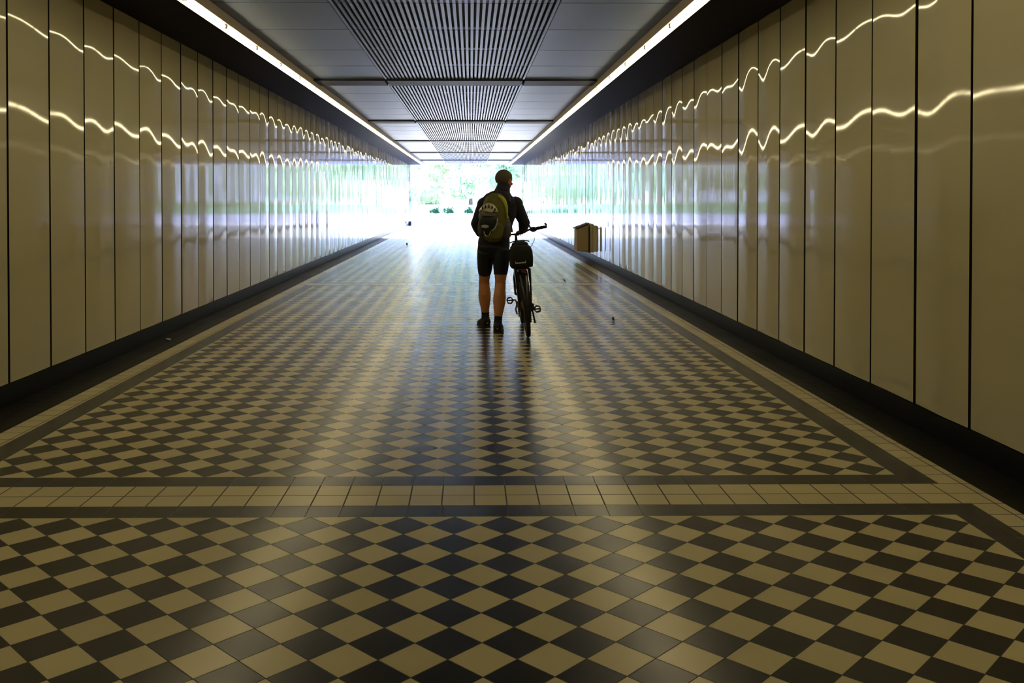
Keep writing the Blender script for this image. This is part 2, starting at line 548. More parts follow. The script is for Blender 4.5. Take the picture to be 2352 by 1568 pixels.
for nm, X, s in (('trim_3', XL, -1), ('trim_4', XR, 1)):
    m = MB()
    xx = X - s * 0.09
    m.box(xx - 0.014, xx + 0.014, YE - 0.12, YE - 0.09, 0.0, ZC - 0.025, bevel=0.004)
    m.box(*sorted((X - s * 0.01, X - s * 0.05)), YE - 0.12, YE - 0.06, 2.3, ZC - 0.025)
    tag(m.build(nm, M_STEEL), kind='structure')
e = empty('corner_guard', (XL + 0.10, YE - 0.42, 0))
tag(e, 'small blue guard block at the far end of the left skirting', 'block')
MB().box(-0.08, 0.08, -0.1, 0.1, 0.012, 0.24, bevel=0.015).build('guard_body', M_BLUE, e)
MB().box(-0.095, 0.095, -0.115, 0.115, 0.0, 0.02, bevel=0.004).build('base_plate', M_STEEL, e)

e = empty('litter_bin', (XR - 0.20, YE - 0.5, 0))
tag(e, 'grey-blue litter bin against the right wall beside the exit', 'bin')
MB().loft([((0, 0, 0.02), 0.12, 0.15), ((0, 0, 0.35), 0.14, 0.17), ((0, 0, 0.68), 0.145, 0.175)], 24, power=4, up=(0, 1, 0)).build('bin_body', M_STEEL, e)
MB().loft([((0, 0, 0.68), 0.155, 0.185), ((0, 0, 0.72), 0.155, 0.185), ((0, 0, 0.79), 0.10, 0.12), ((0, 0, 0.80), 0.05, 0.06)], 24, power=4, up=(0, 1, 0)).build('bin_lid', M_BLUE, e)
MB().box(-0.10, 0.10, -0.12, 0.12, 0.0, 0.03).build('bin_foot', M_SKIRT, e)

def foliage(m, blobs, n, size, rnd):
    for _ in range(n):
        c, r = rnd.choice(blobs)
        d = Vector((rnd.gauss(0, 1), rnd.gauss(0, 1), rnd.gauss(0, 1))).normalized()
        p = Vector(c) + Vector((d.x * r[0], d.y * r[1], d.z * r[2])) * rnd.uniform(0.72, 1.06)
        if p.z < 0.1: p.z = rnd.uniform(0.1, 0.6)
        s = size * rnd.uniform(0.6, 1.4)
        q = Euler((rnd.uniform(0, 6.3), rnd.uniform(0, 6.3), rnd.uniform(0, 6.3))).to_matrix()
        vs = [m.bm.verts.new(p + q @ Vector(v) * s) for v in ((-1, 0, 0), (0, -0.55, 0.12), (1, 0, 0), (0, 0.55, 0.12))]
        m.bm.faces.new(vs)
TREE_W = ['left-hand', 'second', 'third', 'fourth', 'fifth', 'sixth', 'seventh', 'eighth']
def tree(x, y, h, wdt, lm, label, seed):
    rnd = random.Random(seed)
    e = empty('tree', (x, y, 0.76))
    tag(e, label, 'tree', 'trees beyond the exit')
    blobs = []
    for k in range(9):
        blobs.append(((rnd.uniform(-0.6, 0.6) * wdt, rnd.uniform(-0.5, 0.5) * wdt, h * rnd.uniform(0.12, 0.82)),
                      (wdt * rnd.uniform(0.38, 0.6), wdt * rnd.uniform(0.38, 0.6), h * rnd.uniform(0.14, 0.22))))
    m = MB()
    foliage(m, blobs, 3600, 0.30, rnd)
    for c, r in blobs: m.ball(c, r[0] * 0.8, r[1] * 0.8, r[2] * 0.8, 14, 9)
    m.build('crown', lm, e)
    t = MB().loft([((0, 0, 0), 0.22, 0.22), ((0.05, 0, h * 0.3), 0.15, 0.15), ((0.0, 0.1, h * 0.7), 0.06, 0.06)], 10)
    for k in range(4):
        a = k * 1.7
        t.tube([(0.04, 0, h * (0.25 + 0.08 * k)), (math.cos(a) * wdt * 0.3, math.sin(a) * wdt * 0.3, h * (0.45 + 0.08 * k))], 0.05, 6)
    t.build('trunk', M_BARK, e)
for i in range(7):
    tree(-21 + i * 7.0, 91, 7.6 + 0.4 * (i % 3), 2.5, M_LEAF[i % 3],
         '%s tree from the left in the front row beyond the bright exit' % ('first' if i == 0 else TREE_W[i]), 100 + i)
for i in range(8):
    tree(-24.5 + i * 7.0, 99, 9.8, 2.7, M_LEAF[(i + 1) % 3],
         '%s tree from the left in the back row beyond the bright exit' % ('first' if i == 0 else TREE_W[i]), 200 + i)
def shrub(x, y, h, label, seed):
    rnd = random.Random(seed)
    e = empty('shrub', (x, y, 0.0))
    tag(e, label, 'shrub', 'low shrubs at the edge of the paving')
    m = MB()
    foliage(m, [((0, 0, h * 0.5), (h * 0.9, h * 0.5, h * 0.5)), ((h * 0.6, 0, h * 0.3), (h * 0.6, h * 0.4, h * 0.3))], 260, 0.09, rnd)
    m.build('leaves', M_SHRUB, e)
    t = MB()
    for k in range(3): t.tube([(0, 0, 0), (rnd.uniform(-.3, .3) * h, rnd.uniform(-.2, .2) * h, h * 0.7)], 0.015, 5)
    t.build('stem', M_BARK, e)
for x, h, lb in ((-3.3, 0.42, 'low dark green shrub at the paving edge, leftmost of the three'), (-2.1, 0.5, 'low dark green shrub at the paving edge, middle of the three'), (-0.25, 0.38, 'low dark green shrub at the paving edge, nearest the cyclist')):
    shrub(x, 83.5, h, lb, int(x * 10) + 400)

# ------------------------------------------------------------------ tan box on the right wall
M_TAN = mat('tan_board', (0.50, 0.39, 0.22), rough=0.75, var=0.08, scale=14)
M_TAN_D = mat('dark_edge', (0.03, 0.025, 0.03), rough=0.6)
e = empty('wall_cabinet', (XR, 22.0, 0.14))
tag(e, 'tan wedge-topped box fixed low on the right wall beyond the bicycle', 'cabinet')
def slab(z_lo, z_hi, y0, y1, x_in, x_out):
    """prism against the wall; z_lo / z_hi give (wall side, outer side)"""
    q = MB()
    prof = [(x_in, z_lo[0]), (x_out, z_lo[1]), (x_out, z_hi[1]), (x_in, z_hi[0])]
    A = [q.bm.verts.new((x, y0, z)) for x, z in prof]; B = [q.bm.verts.new((x, y1, z)) for x, z in prof]
    q.bm.faces.new(A); q.bm.faces.new(B[::-1])
    for k in range(4): q.bm.faces.new((A[k], A[(k + 1) % 4], B[(k + 1) % 4], B[k]))
    return q
slab((0.005, 0.055), (0.685, 0.565), 0.0, 0.6, -0.016, -0.305).build('cabinet_body', M_TAN, e)
slab((0.690, 0.567), (0.712, 0.590), -0.025, 0.625, -0.014, -0.335).build('cabinet_lid', M_TAN_D, e)
slab((0.03, 0.03), (0.62, 0.62), -0.010, 0.0, -0.014, -0.034).build('edge_strip', M_TAN_D, e)

# ------------------------------------------------------------------ fallen leaves on the floor
M_DRY = mat('dry_leaf', (0.035, 0.03, 0.02), rough=0.7)
M_PALE = mat('pale_scrap', (0.5, 0.5, 0.45), rough=0.7)
def scrap(px, py, label, w, h, mt, rz):
    Y = F * H / (py - VPY); X = (px - VPX) / F * Y
    m = MB()
    n = 6
    rows = []
    for i in range(n + 1):
        t = i / n
        wd = w * math.sin(PI * (0.08 + 0.84 * t)) * 0.5
        z = 0.002 + h * t * t
        rows.append([m.bm.verts.new((-wd, t * w * 0.9, z + 0.3 * wd)), m.bm.verts.new((0, t * w * 0.9, z)), m.bm.verts.new((wd, t * w * 0.9, z + 0.3 * wd))])
    for i in range(n):
        for j in range(2):
            m.bm.faces.new((rows[i][j], rows[i][j + 1], rows[i + 1][j + 1], rows[i + 1][j]))
    me = m.mesh('fallen_leaf')
    o = link('fallen_leaf', me, mt)
    md = o.modifiers.new('s', 'SOLIDIFY'); md.thickness = 0.0015
    o.location = (X, Y, 0.001); o.rotation_euler = (0, 0, rz)
    tag(o, label, 'leaf')
scrap(1411, 738, 'curled dark leaf on the checkered floor right of the bicycle', 0.035, 0.045, M_DRY, 0.3)
scrap(1300, 648, 'tiny dark leaf on the floor between bicycle and right wall', 0.05, 0.05, M_DRY, 1.0)
scrap(935, 563, 'tiny dark leaf far off on the floor left of the man', 0.06, 0.07, M_DRY, 0.2)
scrap(393, 781, 'pale scrap on the black border tiles along the left wall', 0.06, 0.012, M_PALE, 1.3)

# ------------------------------------------------------------------ the cyclist
M_SKIN = mat('skin', (0.74, 0.33, 0.14), rough=0.5, var=0.10, scale=30)
M_HAIR = mat('cropped_hair', (0.13, 0.10, 0.08), rough=0.8, var=0.35, scale=220, bump=0.3)
M_JACKET = mat('dark_navy_fleece', (0.010, 0.011, 0.026), rough=0.85, var=0.25, scale=90, sheen=0.2, bump=0.15)
M_SHORTS = mat('black_lycra', (0.006, 0.008, 0.020), rough=0.55, var=0.2, scale=60)
M_SOCK = mat('navy_sock', (0.012, 0.012, 0.03), rough=0.9, var=0.2, scale=120, bump=0.2)
M_SHOE = mat('black_shoe', (0.012, 0.011, 0.014), rough=0.55, var=0.2, scale=40)
M_SOLE = mat('dark_sole', (0.02, 0.02, 0.022), rough=0.7)
M_PALEF = mat('pale_fabric', (0.55, 0.56, 0.60), rough=0.7)
M_EYE = mat('eye_white', (0.7, 0.68, 0.64), rough=0.2)
M_LENS = mat('spectacle_wire', (0.03, 0.03, 0.035), rough=0.3, metal=0.6)

person = empty('person', (0.25, 10.15, 0))
tag(person, 'man in a dark jacket and black shorts walking beside his bicycle, seen from behind', 'person')
PO = Vector((-0.25, -10.15, 0))
def P(x, y, z): return Vector((x, y, z)) + PO
# joints (world metres)
RH, RK, RA = P(0.335, 10.14, 0.86), P(0.322, 10.12, 0.50), P(0.292, 9.98, 0.105)
LH, LK, LA = P(0.165, 10.18, 0.86), P(0.150, 10.36, 0.50), P(0.165, 10.42, 0.115)
PEL, WAI, CHE = P(0.25, 10.17, 0.90), P(0.262, 10.19, 1.06), P(0.30, 10.21, 1.28)
UCH, NEK, HEB = P(0.322, 10.225, 1.40), P(0.345, 10.25, 1.50), P(0.368, 10.29, 1.585)
LS, LE, LW = P(0.150, 10.23, 1.375), P(0.062, 10.20, 1.165), P(0.105, 10.40, 1.045)
RS, RE, RW = P(0.492, 10.24, 1.385), P(0.592, 10.26, 1.175), P(0.578, 10.378, 1.085)
HC = P(0.372, 10.315, 1.642)
HM = Euler((math.radians(-10), math.radians(4), math.radians(-42))).to_matrix()
def lerp(a, b, t): return a + (b - a) * t

def limb_leg(m, h, k, a, g=0.0):
    kb = Vector((0, -0.012, 0))
    m.loft([(lerp(h, k, -0.05), 0.088 + g, 0.098 + g), (lerp(h, k, 0.25), 0.086 + g, 0.094 + g), (lerp(h, k, 0.6), 0.072 + g, 0.078 + g),
            (lerp(h, k, 0.88), 0.058 + g, 0.062 + g), (k, 0.060 + g, 0.062 + g)], 18, up=(0, 1, 0))
    if g == 0.0:
        m.loft([(lerp(k, a, -0.06), 0.060, 0.062), (lerp(k, a, 0.10) + kb, 0.060, 0.064), (lerp(k, a, 0.30) + kb * 2.2, 0.070, 0.074), (lerp(k, a, 0.45) + kb * 1.8, 0.068, 0.071),
                (lerp(k, a, 0.68) + kb, 0.053, 0.055), (lerp(k, a, 0.88), 0.039, 0.043), (a, 0.036, 0.043)], 18, up=(0, 1, 0))
def torso(m, g=0.0):
    m.loft([(PEL + Vector((0, 0, -0.075)), 0.135 + g, 0.095 + g), (PEL, 0.165 + g, 0.118 + g), (lerp(PEL, WAI, 0.5), 0.160 + g, 0.115 + g), (WAI, 0.150 + g, 0.108 + g),
            (lerp(WAI, CHE, 0.5), 0.160 + g, 0.115 + g), (CHE, 0.178 + g, 0.122 + g), (UCH, 0.185 + g, 0.112 + g), (lerp(UCH, NEK, 0.55), 0.135 + g, 0.09 + g),
            (NEK + Vector((0, 0, -0.005)), 0.072 + g, 0.072 + g)], 26, power=2.3, up=(0, 1, 0))
def arm(m, s_, e_, w_, g=0.0, hand=True):
    m.ball(s_, 0.062 + g, 0.066 + g, 0.062 + g)
    m.loft([(lerp(s_, e_, -0.08), 0.056 + g, 0.060 + g), (lerp(s_, e_, 0.35), 0.052 + g, 0.055 + g), (lerp(s_, e_, 0.8), 0.043 + g, 0.045 + g), (e_, 0.042 + g, 0.043 + g)], 16, up=(0.3, 1, 0))
    m.ball(e_, 0.042 + g, 0.042 + g, 0.042 + g)
    m.loft([(e_, 0.041 + g, 0.041 + g), (lerp(e_, w_, 0.3), 0.042 + g, 0.044 + g), (lerp(e_, w_, 0.75), 0.031 + g, 0.033 + g), (w_, 0.026 + g, 0.029 + g)], 16, up=(0.2, 0, 1))
def hand(m, wrist, fwd, side, down, curl):
    """fwd along the hand, side towards the thumb, down out of the palm"""
    fwd, side, down = Vector(fwd).normalized(), Vector(side).normalized(), Vector(down).normalized()
    kn = wrist + fwd * 0.088
    m.loft([(wrist - fwd * 0.01, 0.027, 0.022), (wrist + fwd * 0.035, 0.039, 0.018), (kn, 0.041, 0.014)], 14, up=down)
    for i, ln in enumerate((0.070, 0.079, 0.073, 0.056)):
        b = kn + side * (0.0315 - 0.021 * i) - fwd * 0.006
        a = 0.35
        pts = [(b - fwd * 0.02, 0.0092)]
        p = b
        for j, fr in enumerate((0.46, 0.30, 0.24)):
            d = fwd * math.cos(a) + down * math.sin(a)
            p = p + d * ln * fr
            pts.append((p.copy(), 0.0086 - 0.0007 * j))
            a += curl
        m.loft([(q, r, r) for q, r in pts], 10, up=side)
    b = wrist + fwd * 0.028 + side * 0.026
    p1 = b + (side * 0.75 + fwd * 0.55 + down * 0.25).normalized() * 0.036
    p2 = p1 + (fwd * 0.8 + down * 0.55 + side * 0.1).normalized() * 0.030
    p3 = p2 + (fwd * 0.5 + down * 0.8 - side * 0.25).normalized() * 0.024
    m.loft([(b, 0.0135, 0.0135), (p1, 0.0115, 0.0115), (p2, 0.0102, 0.0102), (p3, 0.008, 0.008)], 10, up=down)
HS = 1.09
def HP(x, y, z): return HC + HM @ Vector((x, y, z)) * HS     # head space: +y is the way the face looks

m = MB()
limb_leg(m, RH, RK, RA); limb_leg(m, LH, LK, LA)
torso(m)
arm(m, LS, LE, LW); arm(m, RS, RE, RW)
m.loft([(lerp(UCH, NEK, 0.5), 0.075, 0.075), (NEK, 0.060, 0.062), (HEB, 0.056, 0.060), (HEB + Vector((0, 0.012, 0.05)), 0.055, 0.06)], 18, up=(0, 1, 0))
m.ball(HP(0, -0.012, 0.018), 0.085, 0.104, 0.094, 24, 16, M=HM)
m.ball(HP(0, 0.028, -0.045), 0.066, 0.067, 0.075, 20, 14, M=HM)
m.ball(HP(0, 0.072, -0.092), 0.030, 0.024, 0.022, 14, 10, M=HM)                        # chin
m.loft([(HP(0, 0.083, 0.012), 0.009, 0.010), (HP(0, 0.100, -0.018), 0.012, 0.012), (HP(0, 0.103, -0.036), 0.017, 0.012)], 12)   # nose
m.ball(HP(0, 0.074, 0.026), 0.050, 0.016, 0.010, 14, 8, M=HM)                          # brow
m.ball(HP(0, 0.084, -0.060), 0.025, 0.010, 0.006, 12, 8, M=HM)                         # lips
m.ball(HP(0, 0.082, -0.070), 0.021, 0.010, 0.006, 12, 8, M=HM)
for sx in (-1, 1):
    m.ball(HP(sx * 0.050, 0.058, -0.022), 0.022, 0.022, 0.02, 12, 8, M=HM)             # cheek
    EM = HM @ Euler((0, math.radians(sx * 12), math.radians(-sx * 25))).to_matrix()
    m.ball(HP(sx * 0.080, -0.004, -0.012), 0.009, 0.020, 0.033, 12, 8, M=EM)           # ear
hand(m, RW, (-0.25, 0.9, -0.22), (-1, -0.1, 0.0), (0.0, 0.25, -1), 0.95)
hand(m, LW, (0.55, 0.75, 0.0), (0.0, -0.1, 1), (0.9, -0.45, -0.1), 0.6)
# ankles and heels down into the shoes
for a_, tz in ((RA, (0.05, 1)), (LA, (-0.25, 1))):
    d = Vector((tz[0], tz[1], 0)).normalized()
    m.loft([(a_ + Vector((0, -0.03, -0.05)), 0.03, 0.03), (a_ + d * 0.06 + Vector((0, 0, -0.055)), 0.036, 0.032), (a_ + d * 0.14 + Vector((0, 0, -0.078)), 0.036, 0.016)], 14)
body = m.solid('body', M_SKIN, person, voxel=0.0045, smooth=7)

# eyes, hair, spectacles
for sx in (-1, 1):
    eye = MB().ball(HP(sx * 0.031, 0.0735, 0.006), 0.011, 0.011, 0.011, 12, 8).build('eye', M_EYE, person)
    MB().ball(HP(sx * 0.031, 0.0795, 0.005), 0.0055, 0.0055, 0.0055, 12, 8).build('iris', M_LENS, eye)
m = MB()
m.ball(HP(0, -0.014, 0.020), 0.0895, 0.107, 0.097, 28, 18, M=HM)
bm = m.bm
kill = []
for v in bm.verts:
    l = HM.inverted() @ (v.co - HC)
    if (l.y > 0.050 and l.z < 0.062) or (l.z < -0.045) or (l.y > 0.0 and l.z < 0.0): kill.append(v)
bmesh.ops.delete(bm, geom=kill, context='VERTS')
hair = m.build('hair', M_HAIR, person)
sd = hair.modifiers.new('s', 'SOLIDIFY'); sd.thickness = 0.006; sd.offset = -1
m = MB()
for sx in (-1, 1):
    c = Vector((sx * 0.033, 0.094, 0.004))
    m.tube([HP(c.x + 0.022 * math.cos(t), c.y, c.z + 0.017 * math.sin(t)) for t in [2 * PI * k / 16 for k in range(16)]], 0.0014, 6, closed=True)
    m.tube([HP(sx * 0.055, 0.092, 0.008), HP(sx * 0.079, 0.05, 0.008), HP(sx * 0.084, 0.0, 0.008)], 0.0014, 6)
m.tube([HP(-0.011, 0.095, 0.006), HP(0.011, 0.095, 0.006)], 0.0014, 6)
m.build('spectacles', M_LENS, person)

# jacket
m = MB()
m.loft([(lerp(PEL, WAI, 0.10), 0.172, 0.128), (lerp(PEL, WAI, 0.3), 0.176, 0.130), (lerp(PEL, WAI, 0.7), 0.170, 0.124), (WAI, 0.168, 0.124), (lerp(WAI, CHE, 0.5), 0.180, 0.132), (CHE, 0.197, 0.140), (UCH, 0.204, 0.130),
        (lerp(UCH, NEK, 0.45), 0.178, 0.116), (lerp(UCH, NEK, 0.85), 0.128, 0.102), (NEK, 0.100, 0.094)], 28, power=2.3, up=(0, 1, 0))
arm(m, LS, LE, lerp(LE, LW, 0.93), 0.021); arm(m, RS, RE, lerp(RE, RW, 0.93), 0.021)
# stand-up collar
m.loft([(NEK + Vector((0, 0, -0.03)), 0.118, 0.098), (NEK + Vector((0.004, 0.004, 0.02)), 0.088, 0.090), (lerp(NEK, HEB, 0.65), 0.078, 0.084), (lerp(NEK, HEB, 1.08), 0.075, 0.082)], 22, up=(0, 1, 0))
# soft creases on the sleeves
for s_, e_, w_ in ((LS, LE, LW), (RS, RE, RW)):
    for t in (0.35, 0.6, 0.85): m.ball(lerp(s_, e_, t), 0.071 - 0.006 * t, 0.074 - 0.006 * t, 0.020)
    for t in (0.2, 0.5, 0.75): m.ball(lerp(e_, w_, t), 0.060 - 0.012 * t, 0.030, 0.058 - 0.012 * t)
jacket = m.solid('jacket', M_JACKET, person, voxel=0.007, smooth=5)

# shorts
m = MB()
m.loft([(PEL + Vector((0, 0, -0.10)), 0.120, 0.085), (PEL + Vector((0, 0, -0.05)), 0.160, 0.112), (PEL, 0.175, 0.130), (lerp(PEL, WAI, 0.45), 0.168, 0.122)], 26, power=2.2, up=(0, 1, 0))
for h_, k_ in ((RH, RK), (LH, LK)):
    m.loft([(lerp(h_, k_, -0.08), 0.094, 0.112), (lerp(h_, k_, 0.2), 0.093, 0.104), (lerp(h_, k_, 0.5), 0.083, 0.089), (lerp(h_, k_, 0.67), 0.073, 0.079), (lerp(h_, k_, 0.685), 0.072, 0.078)], 20, up=(0, 1, 0))
shorts = m.solid('shorts', M_SHORTS, person, voxel=0.006, smooth=4)

# socks and shoes
for a_, k_, d2, lift in ((RA, RK, (0.10, 1), 0.0), (LA, LK, (-0.30, 1), 0.0)):
    d = Vector((d2[0], d2[1], 0)).normalized()
    m = MB()
    m.loft([(lerp(a_, k_, 0.36 if a_ is LA else 0.31), 0.053, 0.055), (lerp(a_, k_, 0.22), 0.0455, 0.0485), (lerp(a_, k_, 0.08), 0.043, 0.048), (a_ + Vector((0, -0.004, -0.02)), 0.041, 0.050)], 20, up=(0, 1, 0))
    m.solid('sock', M_SOCK, person, voxel=0.005, smooth=3)
    g = Vector((a_.x, a_.y, 0.0))
    shoe = MB()
    def sp(t, z): return g + d * t + Vector((0, 0, z))
    shoe.loft([(sp(-0.078, 0.055), 0.018, 0.030), (sp(-0.065, 0.058), 0.042, 0.052), (sp(-0.02, 0.066), 0.049, 0.062), (sp(0.04, 0.058), 0.051, 0.052),
               (sp(0.10, 0.046), 0.055, 0.038), (sp(0.15, 0.038), 0.052, 0.028), (sp(0.19, 0.030), 0.034, 0.018), (sp(0.205, 0.028), 0.014, 0.009)], 20, power=2.5, up=(0, 0, 1))
    shoe.loft([(a_ + Vector((0, -0.006, 0.03)), 0.045, 0.052), (a_ + Vector((0, -0.008, -0.03)), 0.046, 0.060)], 18, up=(0, 1, 0))
    so = shoe.solid('shoe', M_SHOE, person, voxel=0.005, smooth=3)
    sl_ = MB()
    px = Vector((d.y, -d.x, 0))
    outl = [(-0.082, 0.028), (-0.05, 0.046), (0.0, 0.048), (0.05, 0.049), (0.10, 0.057), (0.15, 0.055), (0.19, 0.038), (0.208, 0.014)]
    lo, hi = [], []
    ring = [(t, wv) for t, wv in outl] + [(t, -wv) for t, wv in outl[::-1]]
    for t, wv in ring:
        p = g + d * t + px * wv
        lo.append(sl_.bm.verts.new((p.x, p.y, 0.002))); hi.append(sl_.bm.verts.new((p.x, p.y, 0.024)))
    sl_.bm.faces.new(lo[::-1]); sl_.bm.faces.new(hi)
    for k in range(len(ring)): sl_.bm.faces.new((lo[k], lo[(k + 1) % len(ring)], hi[(k + 1) % len(ring)], hi[k]))
    sl_.build('sole', M_SOLE, so)
    tb = MB().box(-0.006, 0.006, -0.003, 0.003, 0.0, 0.012)
    t_ = tb.build('heel_tab', M_PALEF, so); t_.location = g + d * -0.080 + Vector((0, 0, 0.05))

# ------------------------------------------------------------------ rucksack, helmet, bottle
M_OLIVE = mat('olive_yellow_nylon', (0.16, 0.15, 0.025), rough=0.6, var=0.25, scale=30, bump=0.15)
M_YEL = mat('bright_yellow_nylon', (0.55, 0.58, 0.02), rough=0.55, var=0.1)
M_BLKN = mat('black_nylon', (0.012, 0.012, 0.012), rough=0.6, var=0.3, scale=50, bump=0.1)
M_MESHP = mat('grey_mesh_pocket', (0.10, 0.10, 0.13), rough=0.7, var=0.2, scale=180)
M_CREAMP = mat('cream_plastic', (0.78, 0.72, 0.50), rough=0.3, var=0.04)
M_GREYP = mat('grey_plastic', (0.16, 0.14, 0.13), rough=0.25)
M_PADS = mat('grey_pad', (0.45, 0.44, 0.40), rough=0.7)
M_CHROME = mat('silver_buckle', (0.8, 0.8, 0.8), rough=0.2, metal=0.9)
M_GLASSB = mat('smoked_bottle', (0.10, 0.10, 0.12), rough=0.25)

BX, BY = 0.228, 10.055         # where the pack touches the back
pack = empty('rucksack', (BX, BY, 0.98))
tag(pack, 'olive-yellow rucksack on the man\'s back with a helmet strapped to it', 'backpack')
m = MB()
secs = []
for z, rx, ry in ((0.015, 0.06, 0.04), (0.03, 0.095, 0.060), (0.09, 0.118, 0.082), (0.20, 0.132, 0.092), (0.32, 0.140, 0.092), (0.41, 0.130, 0.080), (0.465, 0.105, 0.062), (0.492, 0.065, 0.038), (0.50, 0.03, 0.015)):
    secs.append(((0.01 + 0.07 * z, -ry * 0.85 + 0.015, z), rx, ry))
m.loft(secs, 30, power=2.6, up=(0, 1, 0))
pb = m.build('pack_body', M_OLIVE, pack)
# bright patch on the right shoulder of the pack
m = MB()
fl = [((0.070, -0.080, 0.492), 0.010, 0.022), ((0.105, -0.092, 0.470), 0.018, 0.032), ((0.137, -0.100, 0.425), 0.021, 0.040), ((0.153, -0.106, 0.370), 0.018, 0.042), ((0.158, -0.108, 0.31), 0.013, 0.036), ((0.156, -0.106, 0.25), 0.006, 0.02)]
m.loft(fl, 14, power=2.4, up=(0, 1, 0))
m.build('side_flash', M_YEL, pack)
m = MB()
m.loft([((0.025, -0.165, z), rx, 0.022) for z, rx in ((0.03, 0.05), (0.06, 0.082), (0.12, 0.092), (0.17, 0.09), (0.20, 0.07))], 22, power=2.6, up=(0, 1, 0))
m.build('front_pocket', M_OLIVE, pack)
MB().tube([(0.02 + 0.03 * math.cos(t), -0.005 - 0.02 * math.sin(t), 0.50 + 0.028 * math.sin(t)) for t in [PI * k / 8 for k in range(9)]], 0.006, 8).build('grab_handle', M_BLKN, pack)
m = MB()
m.loft([((-0.118, -0.06, z), rx, ry) for z, rx, ry in ((0.06, 0.018, 0.035), (0.09, 0.032, 0.052), (0.17, 0.034, 0.055), (0.23, 0.024, 0.048))], 18, up=(0, 1, 0))
m.build('mesh_pocket', M_MESHP, pack)
m = MB()
m.loft([((0.155, -0.06, z), rx, ry) for z, rx, ry in ((0.025, 0.03, 0.04), (0.06, 0.052, 0.058), (0.15, 0.055, 0.060), (0.20, 0.050, 0.055))], 18, up=(0, 1, 0))
m.build('mesh_pocket', M_MESHP, pack)
for sx in (-1, 1):
    cx = 0.085 + sx * 0.098
    zs = (0.42 + 0.0, 0.49, 0.475, 0.36, 0.22, 0.10)
    ys = (-0.02, 0.085, 0.225, 0.30, 0.31, 0.06)
    xs = (cx, cx, cx, cx + sx * 0.005, cx + sx * 0.02, cx + sx * 0.03)
    m = MB()
    pts = [Vector((x, y, z)) for x, y, z in zip(xs, ys, zs)]
    fine = []
    for i in range(len(pts) - 1):
        for k in range(4): fine.append(lerp(pts[i], pts[i + 1], k / 4))
    fine.append(pts[-1])
    m.loft([(p, 0.024, 0.007) for p in fine], 10, up=(0, 0.8, 0.6))
    m.build('shoulder_strap', M_BLKN, pack)

hel = empty('bicycle_helmet', (BX - 0.045, BY - 0.165, 1.21))
tag(hel, 'cream and black bicycle helmet hung on the back of the rucksack', 'helmet')
HR = Euler((0, math.radians(14), 0)).to_matrix()
m = MB()
m.ball((0, 0, 0.05), 0.108, 0.085, 0.135, 32, 20, M=HR)
kill = [v for v in m.bm.verts if v.co.z < 0.085 - 0.10 * v.co.x]
bmesh.ops.delete(m.bm, geom=kill, context='VERTS')
sh = m.build('shell', M_CREAMP, hel)
sd = sh.modifiers.new('s', 'SOLIDIFY'); sd.thickness = 0.014; sd.offset = -1
for k in range(5):
    a = math.radians(-52 + 22 * k + 14)
    p0, p1 = Vector((0.097 * math.sin(a), -0.045, 0.05 + 0.118 * math.cos(a))), Vector((0.094 * math.sin(a), -0.076, 0.05 + 0.082 * math.cos(a)))
    MB().loft([(p0, 0.004, 0.010), (lerp(p0, p1, 0.5) + Vector((0, -0.010, 0)), 0.0085, 0.010), (p1, 0.005, 0.008)], 10, up=(0, 1, 0)).build('vent', M_BLKN, sh)
MB().ball((0.0, 0.004, 0.045), 0.098, 0.078, 0.098, 28, 16, M=HR).build('liner', M_GREYP, hel)
MB().loft([((-0.018, -0.012, -0.145), 0.03, 0.03), ((-0.012, -0.022, -0.115), 0.062, 0.052), ((-0.006, -0.028, -0.05), 0.088, 0.062), ((0, -0.03, 0.0), 0.094, 0.064), ((0.0, -0.02, 0.035), 0.085, 0.055)], 26, power=2.4, up=(0, 1, 0)).build('lower_shell', M_BLKN, hel)
MB().ball((-0.032, -0.086, -0.062), 0.042, 0.010, 0.019, 20, 10).build('pad', M_PADS, hel)
MB().tube([(-0.008 + 0.034 * math.cos(t), -0.068, -0.112 + 0.052 * math.sin(t)) for t in [PI + PI * k / 12 for k in range(13)]], 0.0055, 8).build('chin_buckle', M_CHROME, hel)
MB().tube([(0.100, -0.02, 0.02), (0.096, -0.045, -0.03), (0.07, -0.058, -0.085), (0.035, -0.066, -0.112)], 0.009, 8).build('chin_strap', M_PADS, hel)

bot = empty('water_bottle', (BX + 0.163, BY - 0.06, 1.035))
tag(bot, 'smoky grey water bottle with yellow cap in the rucksack\'s right pocket', 'bottle')
MB().loft([((0, 0, 0), 0.030, 0.030), ((0, 0, 0.01), 0.036, 0.036), ((0, 0, 0.15), 0.036, 0.036), ((0, 0, 0.18), 0.028, 0.028), ((0, 0, 0.19), 0.020, 0.020)], 20, up=(0, 1, 0)).build('bottle_body', M_GLASSB, bot)
MB().loft([((0, 0, 0.188), 0.021, 0.021), ((0, 0, 0.205), 0.021, 0.021), ((0, 0, 0.215), 0.012, 0.012), ((0, 0, 0.232), 0.010, 0.010)], 16, up=(0, 1, 0)).build('bottle_cap', M_YEL, bot)

# ------------------------------------------------------------------ bicycle
M_FRAME = mat('black_frame_paint', (0.012, 0.012, 0.014), rough=0.3)
M_RUB = mat('black_rubber', (0.010, 0.010, 0.010), rough=0.7, bump=0.1, scale=150)
M_ALU = mat('grey_alloy', (0.25, 0.25, 0.27), rough=0.35, metal=0.8)
M_GRIP = mat('dark_grip', (0.012, 0.012, 0.016), rough=0.75)
M_BAG = mat('black_bag_cloth', (0.008, 0.009, 0.009), rough=0.75, var=0.3, scale=60, bump=0.1)
M_REFL = mat('reflective_tape', (0.75, 0.73, 0.65), rough=0.35)
M_RED = mat('red_reflector', (0.25, 0.02, 0.02), rough=0.2)

